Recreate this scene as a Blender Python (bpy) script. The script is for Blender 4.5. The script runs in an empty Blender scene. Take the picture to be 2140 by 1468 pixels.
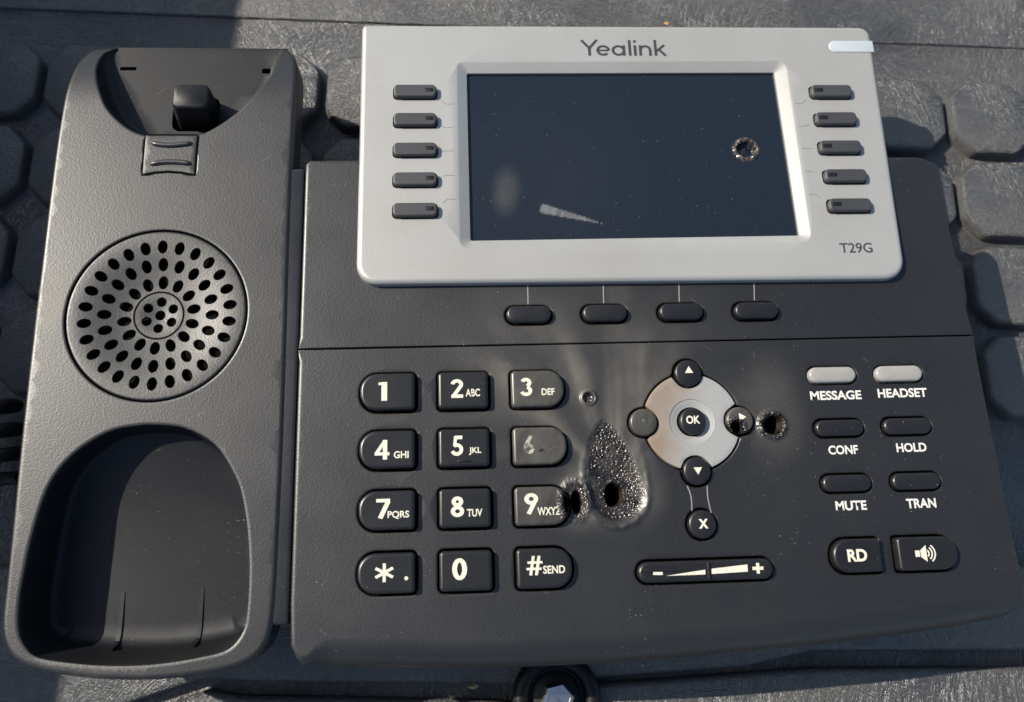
import bpy, bmesh, math, random
import numpy as np
from mathutils import Vector, Matrix, noise
from mathutils.geometry import delaunay_2d_cdt
random.seed(7)
sc = bpy.context.scene
col = sc.collection
MM = 0.001
G = 33.0            # keypad face stands this many mm above the liner
D = 196.0           # camera height above the keypad face, mm
F, CX, CY = 1650.0, 1070.0, 734.0

# ------------------------------------------------------------------ camera
_Y = np.array([-210., -6744., 1650.]); _Y /= np.linalg.norm(_Y)
_X = np.array([31200., -625., 1650.]); _X -= _Y*_X.dot(_Y); _X /= np.linalg.norm(_X)
_Z = np.cross(_X, _Y)
cam_d = bpy.data.cameras.new('camera')
cam = bpy.data.objects.new('camera', cam_d); col.objects.link(cam)
r_ = (_X[0], _Y[0], _Z[0]); u_ = (-_X[1], -_Y[1], -_Z[1]); b_ = (-_X[2], -_Y[2], -_Z[2])
cam.matrix_world = Matrix(((r_[0], u_[0], b_[0], 0), (r_[1], u_[1], b_[1], 0),
                           (r_[2], u_[2], b_[2], (D+G)*MM), (0, 0, 0, 1)))
cam_d.sensor_fit = 'HORIZONTAL'; cam_d.sensor_width = 36.0
cam_d.lens = 36.0*F/2140.0
cam_d.clip_start = 0.01; cam_d.clip_end = 100.0
cam_d.dof.use_dof = True
cam_d.dof.focus_distance = 0.205
cam_d.dof.aperture_fstop = 14.0
sc.camera = cam

# ------------------------------------------------------------------ light
KX, KY = 1.12, 0.48                     # sunlight runs this far right / forward per unit of height
SUN_EL = math.atan(1/math.hypot(KX, KY))
w = bpy.data.worlds.new('World'); sc.world = w; w.use_nodes = True
nt = w.node_tree
bg = nt.nodes['Background']
sky = nt.nodes.new('ShaderNodeTexSky'); sky.sky_type = 'NISHITA'; sky.sun_disc = False
sky.sun_elevation = SUN_EL; sky.sun_rotation = math.atan2(-KX, KY)
nt.links.new(sky.outputs[0], bg.inputs[0]); bg.inputs[1].default_value = 0.09; sky.dust_density = 1.5; sky.ozone_density = 1.0
sd = bpy.data.lights.new('sun', 'SUN'); sd.energy = 5.0; sd.angle = math.radians(0.5); sd.color = (1, 0.935, 0.83)
sun = bpy.data.objects.new('sun', sd); col.objects.link(sun)
sun.rotation_euler = Vector((KX, -KY, -1)).to_track_quat('-Z', 'Y').to_euler(); sun.location = (-1, 0.4, 1)
vs = sc.view_settings
vs.view_transform = 'Standard'; vs.look = 'None'; vs.gamma = 1; vs.use_curve_mapping = False; vs.exposure = 0.66

# ------------------------------------------------------------------ geometry helpers (mm)
def U(px, py, z=0.0):
    """the point of height z (mm above the keypad face) seen at a pixel of the photograph"""
    d = np.array([(px-CX)/F, (py-CY)/F, 1.0])
    v = (d @ _X, d @ _Y, d @ _Z)
    t = (z-D)/v[2]
    return (float(v[0]*t), float(v[1]*t))
def Uz(px, py, zf, n=6):
    z = zf(0, 0)
    for _ in range(n):
        x, y = U(px, py, z); z = zf(x, y)
    return (x, y)
def sstep(a, b, x):
    t = min(1.0, max(0.0, (x-a)/(b-a))); return t*t*(3-2*t)

def rrect(cx, cy, w, h, r, seg=6):
    """rounded rectangle, r = radius or (tl, tr, br, bl); CCW"""
    if not isinstance(r, (tuple, list)): r = (r,)*4
    tl, tr, br, bl = r
    out = []
    for (sx, sy, rad, a0) in ((1, 1, tr, 0), (-1, 1, tl, 90), (-1, -1, bl, 180), (1, -1, br, 270)):
        ox, oy = cx+sx*(w/2-rad), cy+sy*(h/2-rad)
        n = seg if rad < 2.5 else seg*2
        for k in range(n+1):
            a = math.radians(a0+90*k/n)
            p = (ox+rad*math.cos(a), oy+rad*math.sin(a))
            if not out or math.dist(p, out[-1]) > 1e-4: out.append(p)
    if math.dist(out[0], out[-1]) < 1e-4: out.pop()
    return out
def circle(cx, cy, r, n=32, ry=None, rot=0):
    ry = ry or r; c, s = math.cos(rot), math.sin(rot)
    return [(cx+c*r*math.cos(a)-s*ry*math.sin(a), cy+s*r*math.cos(a)+c*ry*math.sin(a)) for a in (2*math.pi*k/n for k in range(n))]
def smooth_loop(pts, sub=6, closed=True):
    """Catmull-Rom through the points"""
    n = len(pts); out = []
    rng = range(n) if closed else range(n-1)
    for i in rng:
        g = (lambda k: pts[k % n]) if closed else (lambda k: pts[min(n-1, max(0, k))])
        p0, p1, p2, p3 = g(i-1), g(i), g(i+1), g(i+2)
        for k in range(sub):
            t = k/sub
            out.append(tuple(0.5*((2*p1[j])+(-p0[j]+p2[j])*t+(2*p0[j]-5*p1[j]+4*p2[j]-p3[j])*t*t+(-p0[j]+3*p1[j]-3*p2[j]+p3[j])*t**3) for j in range(2)))
    if not closed: out.append(tuple(pts[-1]))
    return out
def area(l): return 0.5*sum(l[i-1][0]*l[i][1]-l[i][0]*l[i-1][1] for i in range(len(l)))
def ccw(l): return l if area(l) > 0 else l[::-1]
def normals(l, closed=True):
    n = len(l); out = []
    for i in range(n):
        a = l[i-1] if (closed or i > 0) else l[i]
        b = l[(i+1) % n] if (closed or i < n-1) else l[i]
        tx, ty = b[0]-a[0], b[1]-a[1]; L = math.hypot(tx, ty) or 1
        out.append((ty/L, -tx/L))
    return out
def offset(l, d, closed=True):
    nn = normals(l, closed)
    dd = d if isinstance(d, (list, tuple)) else [d]*len(l)
    return [(p[0]+q[0]*e, p[1]+q[1]*e) for p, q, e in zip(l, nn, dd)]
def resample(l, step, closed=True):
    out = []; n = len(l)
    for i in range(n if closed else n-1):
        a, b = l[i], l[(i+1) % n]; L = math.dist(a, b); k = max(1, int(math.ceil(L/step)))
        for j in range(k): out.append((a[0]+(b[0]-a[0])*j/k, a[1]+(b[1]-a[1])*j/k))
    if not closed: out.append(l[-1])
    return out
def inside(poly, P):
    P = np.asarray(P); x, y = P[:, 0], P[:, 1]; r = np.zeros(len(P), bool)
    n = len(poly)
    for i in range(n):
        x1, y1 = poly[i-1]; x2, y2 = poly[i]
        if y1 == y2: continue
        c = ((y1 > y) != (y2 > y)) & (x < (x2-x1)*(y-y1)/(y2-y1)+x1)
        r ^= c
    return r

class MB:
    def __init__(s): s.v = []; s.f = []
    def add(s, vs, fs):
        o = len(s.v); s.v += [tuple(p) for p in vs]; s.f += [tuple(i+o for i in f) for f in fs]
    def loft(s, rings, closed=True):
        o = len(s.v); n = len(rings[0])
        for r in rings: s.v += [tuple(p) for p in r]
        for k in range(len(rings)-1):
            for i in range(n if closed else n-1):
                j = (i+1) % n
                s.f.append((o+k*n+i, o+k*n+j, o+(k+1)*n+j, o+(k+1)*n+i))
    def cap(s, ring): s.add(ring, [tuple(range(len(ring)))])
    def fan(s, ring, c): n = len(ring); s.add(list(ring)+[c], [(i, (i+1) % n, n) for i in range(n)])
    def sheet(s, outer, holes, zf, grids=(), margin=0.35, sup=0.0):
        """flat sheet with holes, triangulated with interior points, lifted to z = zf(x, y)"""
        V = []; Ed = []
        for l in [outer]+list(holes):
            o = len(V); V += [tuple(p) for p in l]; Ed += [(o+i, o+(i+1) % len(l)) for i in range(len(l))]
        if sup:
            C_ = [np.array(offset(ccw(outer), -sup))]+[np.array(offset(ccw(h), sup)) for h in holes]
            Q = np.concatenate(C_); mq = inside(outer, Q)
            for h in holes: mq &= ~inside(h, Q)
            Q = Q[mq]; Bq = np.array(V)
            kq = np.array([((Bq-q)**2).sum(1).min() > (sup*0.7)**2 for q in Q], bool) if len(Q) else []
            V += [tuple(p) for p in (Q[kq] if len(Q) else [])]
        B = np.array(V)
        for g in grids:
            x0, y0, x1, y1, st = g[:5]; skip = g[5] if len(g) > 5 else None
            gx, gy = np.meshgrid(np.arange(x0, x1, st), np.arange(y0, y1, st))
            gy = gy.astype(float); gx = gx.astype(float); gx[1::2] += st*0.5
            P = np.stack([gx.ravel(), gy.ravel()], 1)
            P += (np.random.RandomState(3).rand(*P.shape)-0.5)*st*0.3
            m = inside(outer, P)
            for h in holes:
                hb = np.array(h); lo, hi = hb.min(0), hb.max(0)
                c = m & (P[:, 0] > lo[0]) & (P[:, 0] < hi[0]) & (P[:, 1] > lo[1]) & (P[:, 1] < hi[1])
                idx = np.where(c)[0]
                if len(idx): m[idx[inside(h, P[idx])]] = False
            P = P[m]
            if skip is not None and len(P): P = P[[not skip(*p) for p in P]]
            if len(P):
                keep = np.ones(len(P), bool)
                for k in range(0, len(P), 4000):
                    d = ((P[k:k+4000, None, :]-B[None])**2).sum(2).min(1); keep[k:k+4000] = d > (st*margin)**2
                V += [tuple(p) for p in P[keep]]
        r = delaunay_2d_cdt([Vector(p) for p in V], Ed, [], 0, 1e-5, False)
        vv = [tuple(p) for p in r[0]]; ff = [tuple(f) for f in r[2]]
        C = np.array([[sum(vv[i][0] for i in f)/3, sum(vv[i][1] for i in f)/3] for f in ff])
        m = inside(outer, C)
        for h in holes: m &= ~inside(h, C)
        for k, f in enumerate(ff):
            (ax, ay), (bx, by), (cx, cy) = vv[f[0]], vv[f[1]], vv[f[2]]
            if abs((bx-ax)*(cy-ay)-(cx-ax)*(by-ay)) < 6e-4: m[k] = False
        s.add([(x, y, zf(x, y)) for x, y in vv], [f for f, k in zip(ff, m) if k])
    def box(s, x0, x1, y0, y1, z0, z1, bev=0.3):
        l = rrect((x0+x1)/2, (y0+y1)/2, x1-x0, y1-y0, max(bev, 0.01), 3)
        b2 = bev
        s.loft([[(x, y, z0) for x, y in l], [(x, y, z1-b2) for x, y in l], [(x, y, z1-b2*0.3) for x, y in offset(l, -b2*0.3)], [(x, y, z1) for x, y in offset(l, -b2)]])
        s.cap([(x, y, z1) for x, y in offset(l, -b2)]); s.cap([(x, y, z0) for x, y in l])
    def build(s, name, mat, parent=None, sharp=35, attr=None, merge=0.002, off=None):
        me = bpy.data.meshes.new(name)
        ox, oy, oz = off or (0, 0, G)
        me.from_pydata([((x+ox)*MM, (y+oy)*MM, (z+oz)*MM) for x, y, z in s.v], [], s.f)
        bm = bmesh.new(); bm.from_mesh(me)
        if merge: bmesh.ops.remove_doubles(bm, verts=bm.verts, dist=merge*MM)
        bmesh.ops.recalc_face_normals(bm, faces=bm.faces)
        for f in bm.faces: f.smooth = True
        bm.to_mesh(me); bm.free()
        if sharp: me.set_sharp_from_angle(angle=math.radians(sharp))
        if attr:
            for an, fn in attr.items():
                a = me.attributes.new(an, 'FLOAT', 'POINT')
                a.data.foreach_set('value', [fn(v.co.x/MM-ox, v.co.y/MM-oy) for v in me.vertices])
        me.materials.append(mat)
        o = bpy.data.objects.new(name, me); col.objects.link(o)
        if parent: o.parent = parent
        return o

def Z3(l, z):
    return [(x, y, z(x, y) if callable(z) else z) for x, y in l]
def roll_rings(outer, r, zf, depth, steps=5, closed=True, kz=1.0):
    """rings of a rounded edge: top boundary inset by r, rolling over to the outline, then straight down by depth"""
    rr = r if isinstance(r, (list, tuple)) else [r]*len(outer)
    rings = []
    for k in range(steps+1):
        a = math.pi/2*k/steps
        l = offset(outer, [-q*(1-math.sin(a)) for q in rr], closed)
        rings.append([(x, y, zf(x, y)-q*kz*(1-math.cos(a))) for (x, y), q in zip(l, rr)])
    rings.append([(x, y, z-depth) for x, y, z in rings[-1]])
    return rings

# ------------------------------------------------------------------ materials
class NB:
    def __init__(s, name):
        s.m = bpy.data.materials.new(name); s.m.use_nodes = True; s.t = s.m.node_tree
        s.b = s.t.nodes['Principled BSDF']
        s.tc = s.t.nodes.new('ShaderNodeTexCoord').outputs['Object']
    def n(s, typ, **kw):
        x = s.t.nodes.new('ShaderNode'+typ)
        for k, v in kw.items():
            if k.startswith('i_'): x.inputs[k[2:].replace('_', ' ')].default_value = v
            else: setattr(x, k, v)
        return x
    def l(s, a, b): s.t.links.new(a, b)
    def noise(s, scale, detail=2, rough=0.5, vec=None, dist=0.0):
        x = s.n('TexNoise', i_Scale=scale, i_Detail=detail, i_Roughness=rough, i_Distortion=dist)
        s.l(vec or s.tc, x.inputs['Vector']); return x.outputs['Fac']
    def mapv(s, rot=(0, 0, 0), scale=(1, 1, 1), loc=(0, 0, 0), vec=None):
        x = s.n('Mapping'); x.inputs['Rotation'].default_value = rot; x.inputs['Scale'].default_value = scale; x.inputs['Location'].default_value = loc
        s.l(vec or s.tc, x.inputs['Vector']); return x.outputs[0]
    def ramp(s, fac, stops):
        x = s.n('ValToRGB'); e = x.color_ramp.elements
        while len(e) < len(stops): e.new(0.5)
        for q, (p, c) in zip(e, stops):
            q.position = p; q.color = (c, c, c, 1) if not isinstance(c, tuple) else (*c, 1)
        s.l(fac, x.inputs[0]); return x.outputs[0]
    def math(s, op, a, b=None, clamp=False):
        x = s.n('Math', operation=op, use_clamp=clamp)
        for i, q in enumerate((a, b)):
            if q is None: continue
            if isinstance(q, (int, float)): x.inputs[i].default_value = q
            else: s.l(q, x.inputs[i])
        return x.outputs[0]
    def mix(s, fac, a, b):
        x = s.n('Mix', data_type='RGBA')
        for q, i in ((fac, 0), (a, 6), (b, 7)):
            if isinstance(q, (int, float)): x.inputs[i].default_value = q
            elif isinstance(q, tuple): x.inputs[i].default_value = (*q, 1)
            else: s.l(q, x.inputs[i])
        return x.outputs[2]
    def mixf(s, fac, a, b):
        x = s.n('Mix', data_type='FLOAT')
        for q, i in ((fac, 0), (a, 2), (b, 3)):
            if isinstance(q, (int, float)): x.inputs[i].default_value = q
            else: s.l(q, x.inputs[i])
        return x.outputs[0]
    def bump(s, h, strength, dist, prev=None):
        x = s.n('Bump'); x.inputs['Strength'].default_value = strength; x.inputs['Distance'].default_value = dist*MM
        s.l(h, x.inputs['Height'])
        if prev: s.l(prev, x.inputs['Normal'])
        return x.outputs[0]
    def specks(s, scale, size, share):
        """small sparse dust grains"""
        v = s.n('TexVoronoi', feature='F1', i_Scale=scale); s.l(s.tc, v.inputs['Vector'])
        sp = s.n('SeparateColor'); s.l(v.outputs['Color'], sp.inputs[0])
        rad = s.math('MULTIPLY', sp.outputs[1], size)
        near = s.math('LESS_THAN', v.outputs['Distance'], rad)
        keep = s.math('LESS_THAN', sp.outputs[0], share)
        return s.math('MULTIPLY', near, keep)
    def attr(s, name):
        x = s.n('Attribute', attribute_name=name); return x.outputs['Fac']
    def setb(s, **kw):
        for k, v in kw.items():
            i = s.b.inputs[k.replace('_', ' ')]
            if isinstance(v, (int, float)): i.default_value = v
            elif isinstance(v, tuple): i.default_value = (*v, 1) if len(v) == 3 else v
            else: s.l(v, i)
        return s.m

def plastic(name, base, rough, grain=1300, gstr=0.5, gdist=0.06, dust=0.25, wear=True, spec=0.5, scuff=False):
    b = NB(name)
    big = b.noise(28, 4, 0.6)
    c = b.mix(b.ramp(big, [(0.35, 0.0), (0.7, 1.0)]), base, tuple(q*1.35+0.001 for q in base))
    if dust:
        where = b.ramp(b.noise(45, 3, 0.6), [(0.42, 0.0), (0.62, 1.0)])
        d = b.math('MULTIPLY', b.math('ADD', b.specks(1500, 0.16, dust*0.5), b.specks(620, 0.09, dust*0.5), True), where)
        c = b.mix(b.math('MULTIPLY', d, 0.55), c, (0.36, 0.34, 0.30))
    r = b.mixf(b.noise(60, 5, 0.65), rough-0.07, rough+0.1)
    if scuff:
        k = b.math('MULTIPLY', b.attr('scuff'), b.ramp(b.noise(210, 5, 0.7, None, 0.6), [(0.40, 0.0), (0.58, 1.0)]))
        c = b.mix(k, c, (0.15, 0.135, 0.095)); r = b.mixf(k, r, 0.62)
        hair = b.ramp(b.noise(1000, 1, 0.5, b.mapv(scale=(1, 0.12, 1), vec=b.mapv(rot=(0, 0, 0.9)))), [(0.76, 0.0), (0.785, 1.0)])
        c = b.mix(b.math('MULTIPLY', hair, 0.13), c, (0.22, 0.21, 0.20))
    fine = b.noise(grain, 2, 0.55)
    nn = b.bump(fine, gstr, gdist)
    return b.setb(Base_Color=c, Roughness=r, Normal=nn, Specular_IOR_Level=spec)

M_body = plastic('black textured plastic', (0.0065, 0.0066, 0.007), 0.43, 1900, 0.9, 0.045, spec=0.66, scuff=True)
M_smooth = plastic('smooth black plastic', (0.0065, 0.0067, 0.0078), 0.46, 900, 0.35, 0.03, 0.6, scuff=True, spec=0.3)
M_key = plastic('black key plastic', (0.009, 0.009, 0.0095), 0.33, 2200, 0.2, 0.015, 0.3, scuff=True)
M_linekey = plastic('charcoal line key rubber', (0.030, 0.031, 0.033), 0.5, 3000, 0.3, 0.02, 0.05)
M_dark = plastic('inner black', (0.004, 0.004, 0.004), 0.9, 900, 0.2, 0.02, 0.0, spec=0.05)

def char_nodes(b, melt):
    """blistered, glossy, charred plastic: colour, height"""
    v = b.n('TexVoronoi', feature='F1', i_Scale=2000); b.l(b.tc, v.inputs['Vector'])
    v2 = b.n('TexVoronoi', feature='F1', i_Scale=620); b.l(b.mapv(loc=(0.3, 0.1, 0.2)), v2.inputs['Vector'])
    sp = b.n('SeparateColor'); b.l(v2.outputs['Color'], sp.inputs[0])
    pin = b.math('MULTIPLY', b.math('LESS_THAN', v2.outputs['Distance'], b.math('MULTIPLY', sp.outputs[1], 0.45)), b.math('LESS_THAN', sp.outputs[0], 0.4))
    tone = b.ramp(b.noise(240, 3, 0.6), [(0.4, 0.0), (0.65, 1.0)])
    c = b.mix(tone, (0.008, 0.007, 0.007), (0.045, 0.038, 0.032))
    c = b.mix(pin, c, (0.001, 0.001, 0.001))
    h = b.math('SUBTRACT', b.math('SUBTRACT', 1.0, b.math('MULTIPLY', v.outputs['Distance'], 1.1)), b.math('MULTIPLY', pin, 1.2))
    h = b.math('MULTIPLY', h, melt)
    return c, h
def panel_material():
    b = NB('black panel plastic with heat damage')
    melt, soot, pit = b.attr('melt'), b.attr('soot'), b.attr('pit')
    big = b.noise(25, 4, 0.6)
    base = b.mix(b.ramp(big, [(0.35, 0.0), (0.7, 1.0)]), (0.008, 0.0081, 0.0086), (0.0115, 0.0113, 0.0112))
    where = b.ramp(b.noise(45, 3, 0.6), [(0.42, 0.0), (0.62, 1.0)])
    d = b.math('MULTIPLY', b.math('ADD', b.specks(1500, 0.16, 0.2), b.specks(560, 0.09, 0.14), True), where)
    base = b.mix(b.math('MULTIPLY', d, 0.6), base, (0.40, 0.38, 0.34))
    hair = b.ramp(b.noise(1000, 1, 0.5, b.mapv(scale=(1, 0.12, 1), vec=b.mapv(rot=(0, 0, 2.3)))), [(0.765, 0.0), (0.79, 1.0)])
    base = b.mix(b.math('MULTIPLY', hair, 0.13), base, (0.22, 0.21, 0.20))
    st = b.noise(160, 4, 0.65)
    film = b.math('MULTIPLY', soot, b.ramp(st, [(0.25, 0.55), (0.75, 1.0)]))
    base = b.mix(film, base, (0.125, 0.114, 0.095))
    cc, ch = char_nodes(b, melt)
    base = b.mix(melt, base, cc)
    base = b.mix(pit, base, (0.001, 0.001, 0.001))
    fine = b.noise(1900, 2, 0.55)
    flat = b.math('SUBTRACT', 1.0, b.math('MAXIMUM', b.math('MULTIPLY', soot, 0.9), melt), True)
    n1 = b.bump(b.math('MULTIPLY', fine, flat), 0.9, 0.045)
    n2 = b.bump(ch, 1.0, 0.2, n1)
    r = b.mixf(b.noise(60, 5, 0.65), 0.37, 0.51)
    r = b.mixf(soot, r, 0.40)
    r = b.mixf(melt, r, 0.25)
    r = b.mixf(pit, r, 0.9)
    return b.setb(Base_Color=base, Roughness=r, Normal=n2, Specular_IOR_Level=b.mixf(pit, b.mixf(melt, 0.72, 0.45), 0.0))
M_panel = panel_material()

def silver():
    b = NB('silver painted plastic')
    fl = b.noise(4200, 2, 0.6)
    st = b.ramp(b.noise(22, 5, 0.65), [(0.42, 0.0), (0.75, 1.0)])
    c = b.mix(fl, (0.32, 0.318, 0.302), (0.44, 0.438, 0.417))
    c = b.mix(b.math('MULTIPLY', st, 0.3), c, (0.27, 0.245, 0.20))
    c = b.mix(b.math('MULTIPLY', b.attr('soot'), b.ramp(b.noise(120, 4, 0.6, b.mapv(scale=(1, 0.4, 1), vec=b.mapv(rot=(0, 0, -0.7)))), [(0.3, 0.5), (0.7, 1.0)])), c, (0.26, 0.175, 0.10))
    nn = b.bump(fl, 0.3, 0.012)
    return b.setb(Base_Color=c, Roughness=b.mixf(fl, 0.36, 0.48), Metallic=0.4, Normal=nn)
M_silver = silver()
def simple(name, base, rough, metallic=0.0, var=0.15, sc_=300, **kw):
    b = NB(name)
    c = b.mix(b.noise(sc_, 3, 0.6), tuple(q*(1-var) for q in base), tuple(min(1, q*(1+var)) for q in base))
    return b.setb(Base_Color=c, Roughness=rough, Metallic=metallic, **kw)
M_print = simple('cream key print', (0.56, 0.54, 0.44), 0.5, var=0.14, sc_=900)
M_white = simple('white panel print', (0.55, 0.54, 0.50), 0.5, var=0.12, sc_=900)
M_logo = simple('dark grey print', (0.035, 0.037, 0.04), 0.4)
M_line = simple('grey hairline print', (0.13, 0.13, 0.125), 0.5)
M_bright = simple('pale engraved line', (0.30, 0.29, 0.27), 0.35, 0.3)
M_lens = simple('milky clear plastic', (0.46, 0.45, 0.42), 0.12, var=0.12, sc_=160, Transmission_Weight=0.45, Coat_Weight=0.6)
M_led = simple('pale blue indicator plastic', (0.36, 0.40, 0.42), 0.3, var=0.03)
M_zinc = simple('zinc plated steel', (0.62, 0.60, 0.57), 0.28, 1.0, 0.15)
M_chip = simple('dry leaf', (0.42, 0.22, 0.08), 0.7)
M_chip2 = simple('dried mud', (0.20, 0.17, 0.09), 0.8)

def faded_print():
    b = NB('scorched key print')
    k = b.ramp(b.noise(900, 4, 0.7), [(0.42, 0.0), (0.62, 1.0)])
    return b.setb(Base_Color=b.mix(k, (0.055, 0.054, 0.05), (0.42, 0.40, 0.32)), Roughness=0.4)
M_faded = faded_print()
def ghost_print():
    b = NB('burnt away key print')
    k = b.ramp(b.noise(900, 4, 0.7), [(0.5, 0.0), (0.7, 1.0)])
    return b.setb(Base_Color=b.mix(k, (0.045, 0.044, 0.041), (0.13, 0.125, 0.10)), Roughness=0.4)
M_ghost = ghost_print()
def sooty_key():
    b = NB('sooted key plastic')
    k = b.ramp(b.noise(130, 4, 0.65, b.mapv(scale=(1, 0.35, 1), vec=b.mapv(rot=(0, 0, 0.5)))), [(0.3, 0.0), (0.75, 1.0)])
    melt, pit = b.attr('melt'), b.attr('pit')
    c = b.mix(k, (0.018, 0.018, 0.017), (0.080, 0.075, 0.063))
    cc, ch = char_nodes(b, melt)
    c = b.mix(melt, c, cc); c = b.mix(pit, c, (0.001, 0.001, 0.001))
    return b.setb(Base_Color=c, Roughness=b.mixf(pit, b.mixf(melt, 0.34, 0.25), 0.9), Normal=b.bump(ch, 1.0, 0.32), Specular_IOR_Level=b.mixf(pit, 0.55, 0.0))
M_soot = sooty_key()

def glass_screen():
    b = NB('dark dusty display glass')
    d = b.math('ADD', b.specks(1000, 0.13, 0.25), b.specks(330, 0.05, 0.3), True)
    haze = b.attr('haze')
    sm = b.math('MULTIPLY', haze, b.ramp(b.noise(130, 5, 0.7, b.mapv(scale=(1, .35, 1), vec=b.mapv(rot=(0, 0, 0.3)))), [(0.25, 0.3), (0.75, 1.0)]))
    mk = b.attr('mark')
    mk = b.math('MULTIPLY', mk, b.ramp(b.noise(700, 3, 0.7, b.mapv(scale=(1, 0.12, 1), vec=b.mapv(rot=(0, 0, 0.25)))), [(0.25, 0.15), (0.6, 1.0)]), True)
    c = b.mix(sm, (0.0095, 0.0135, 0.020), (0.05, 0.05, 0.05))
    c = b.mix(mk, c, (0.12, 0.124, 0.13))
    burn = b.attr('burn')
    c = b.mix(burn, c, b.mix(b.ramp(b.noise(900, 3, 0.7), [(0.4, 0.), (0.65, 1.)]), (0.012, 0.010, 0.008), (0.17, 0.13, 0.095)))
    c = b.mix(b.math('MULTIPLY', d, 0.4), c, (0.35, 0.35, 0.35))
    r = b.mixf(b.math('MAXIMUM', sm, mk), b.mixf(b.noise(50, 4, 0.6), 0.06, 0.16), 0.42)
    r = b.mixf(burn, r, 0.22)
    return b.setb(Base_Color=c, Roughness=r, Specular_IOR_Level=0.5)
M_glass = glass_screen()

def liner():
    b = NB('scuffed black liner plastic')
    fields = []
    warp = b.n('TexNoise', i_Scale=9, i_Detail=2); b.l(b.tc, warp.inputs['Vector'])
    vm = b.n('VectorMath', operation='MULTIPLY_ADD'); b.l(warp.outputs['Color'], vm.inputs[0]); vm.inputs[1].default_value = (0.05, 0.05, 0); b.l(b.tc, vm.inputs[2])
    wv = vm.outputs[0]
    tot = None
    for k, (ang, sx) in enumerate(((0.25, 1), (0.9, 1), (1.7, 1), (2.5, 1))):
        mv = b.mapv(scale=(1, 0.10, 1), loc=(k*0.37, k*0.21, 0), vec=b.mapv(rot=(0, 0, ang), vec=wv))
        s = b.ramp(b.noise(2300, 3, 0.7, mv), [(0.45, 0.0), (0.72, 1.0)])
        mask = b.ramp(b.noise(17+k*3, 3, 0.6, b.mapv(loc=(k*1.7, k, 0))), [(0.36, 0.0), (0.6, 1.0)])
        f_ = b.math('MULTIPLY', s, mask)
        tot = f_ if tot is None else b.math('MAXIMUM', tot, f_)
    pit = b.noise(1300, 4, 0.7)
    c = b.mix(tot, (0.019, 0.019, 0.020), (0.105, 0.103, 0.098))
    dirt = b.ramp(b.noise(14, 6, 0.7), [(0.5, 0.0), (0.8, 1.0)])
    c = b.mix(b.math('MULTIPLY', dirt, 0.45), c, (0.10, 0.088, 0.07))
    c = b.mix(b.math('MULTIPLY', b.specks(420, 0.13, 0.15), 0.6), c, (0.38, 0.36, 0.32))
    h = b.math('ADD', b.math('MULTIPLY', tot, 0.75), b.math('MULTIPLY', pit, 0.22))
    nn = b.bump(h, 1.0, 0.4)
    r = b.mixf(b.noise(40, 4, 0.6), 0.24, 0.38)
    return b.setb(Base_Color=c, Roughness=r, Normal=nn, Specular_IOR_Level=1.0)
M_liner = liner()

# ------------------------------------------------------------------ tags
def tag(o, label=None, cat=None, group=None, kind=None):
    if label: o['label'] = label
    if cat: o['category'] = cat
    if group: o['group'] = group
    if kind: o['kind'] = kind
    return o

# ------------------------------------------------------------------ the setting: ribbed truck-bed liner
ANG = math.radians(-2.7)
GU = (math.cos(ANG), math.sin(ANG)); GV = (-math.sin(ANG), math.cos(ANG))
SG = (D+G)/256.0
P0 = ((-150.6+0.4)*SG, 170.0*SG)                 # a joint between two columns of pads
def gmap(u, v): return (P0[0]+GU[0]*u+GV[0]*v, P0[1]+GU[1]*u+GV[1]*v)
ZG = -G
mb = MB(); S_ = 2500
mb.add([(-S_, -S_, ZG-4.5), (S_, -S_, ZG-4.5), (S_, S_, ZG-4.5), (-S_, S_, ZG-4.5)], [(0, 1, 2, 3)])
liner_o = mb.build('bed_liner', M_liner, sharp=0)
tag(liner_o, kind='structure')
PITCH = 33.0*SG
def pad_mesh(w=29.8*SG, h=28.4*SG, cut=6.6*SG, z0=-4.8, z1=0.0):
    m = MB()
    l = [(w/2-cut, h/2), (-w/2+cut, h/2), (-w/2, h/2-cut), (-w/2, -h/2+cut), (-w/2+cut, -h/2), (w/2-cut, -h/2), (w/2, -h/2+cut), (w/2, h/2-cut)]
    # round the eight corners a little
    o = []
    for i in range(8):
        p, q, r = l[i-1], l[i], l[(i+1) % 8]
        a = 1.6/math.dist(p, q); b = 1.6/math.dist(q, r)
        s0 = (q[0]+(p[0]-q[0])*a, q[1]+(p[1]-q[1])*a); s1 = (q[0]+(r[0]-q[0])*b, q[1]+(r[1]-q[1])*b)
        for t in (0, 0.33, 0.67, 1): o.append(tuple((1-t)**2*s0[j]+2*t*(1-t)*q[j]+t*t*s1[j] for j in range(2)))
    o = ccw(o)
    R = [Z3(offset(o, 1.2), z0), Z3(offset(o, 0.7), z0+0.5), Z3(offset(o, 0.25), z1-1.3), Z3(offset(o, 0.0), z1-0.7), Z3(offset(o, -0.45), z1-0.22), Z3(offset(o, -1.1), z1)]
    m.loft(R); m.cap(R[-1]); return m
pm = None
for i in range(-2, 13):
    for j in range(-5, 0):
        u, v = (i+0.5)*PITCH, (j+0.5)*PITCH + 12.1*SG
        if j == -5: continue
        x, y = gmap(u, v)
        # only the pads that the photograph can show round the telephone
        if -95 < x < 108 and y < 100: continue
        if pm is None: first = pad_mesh().build('raised_pad', M_liner, liner_o, off=(0, 0, G+ZG)); pm = first.data; o = first
        else: o = bpy.data.objects.new('raised_pad', pm); col.objects.link(o); o.parent = liner_o
        o.location = (x*MM, y*MM, 0); o.rotation_euler.z = ANG
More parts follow.
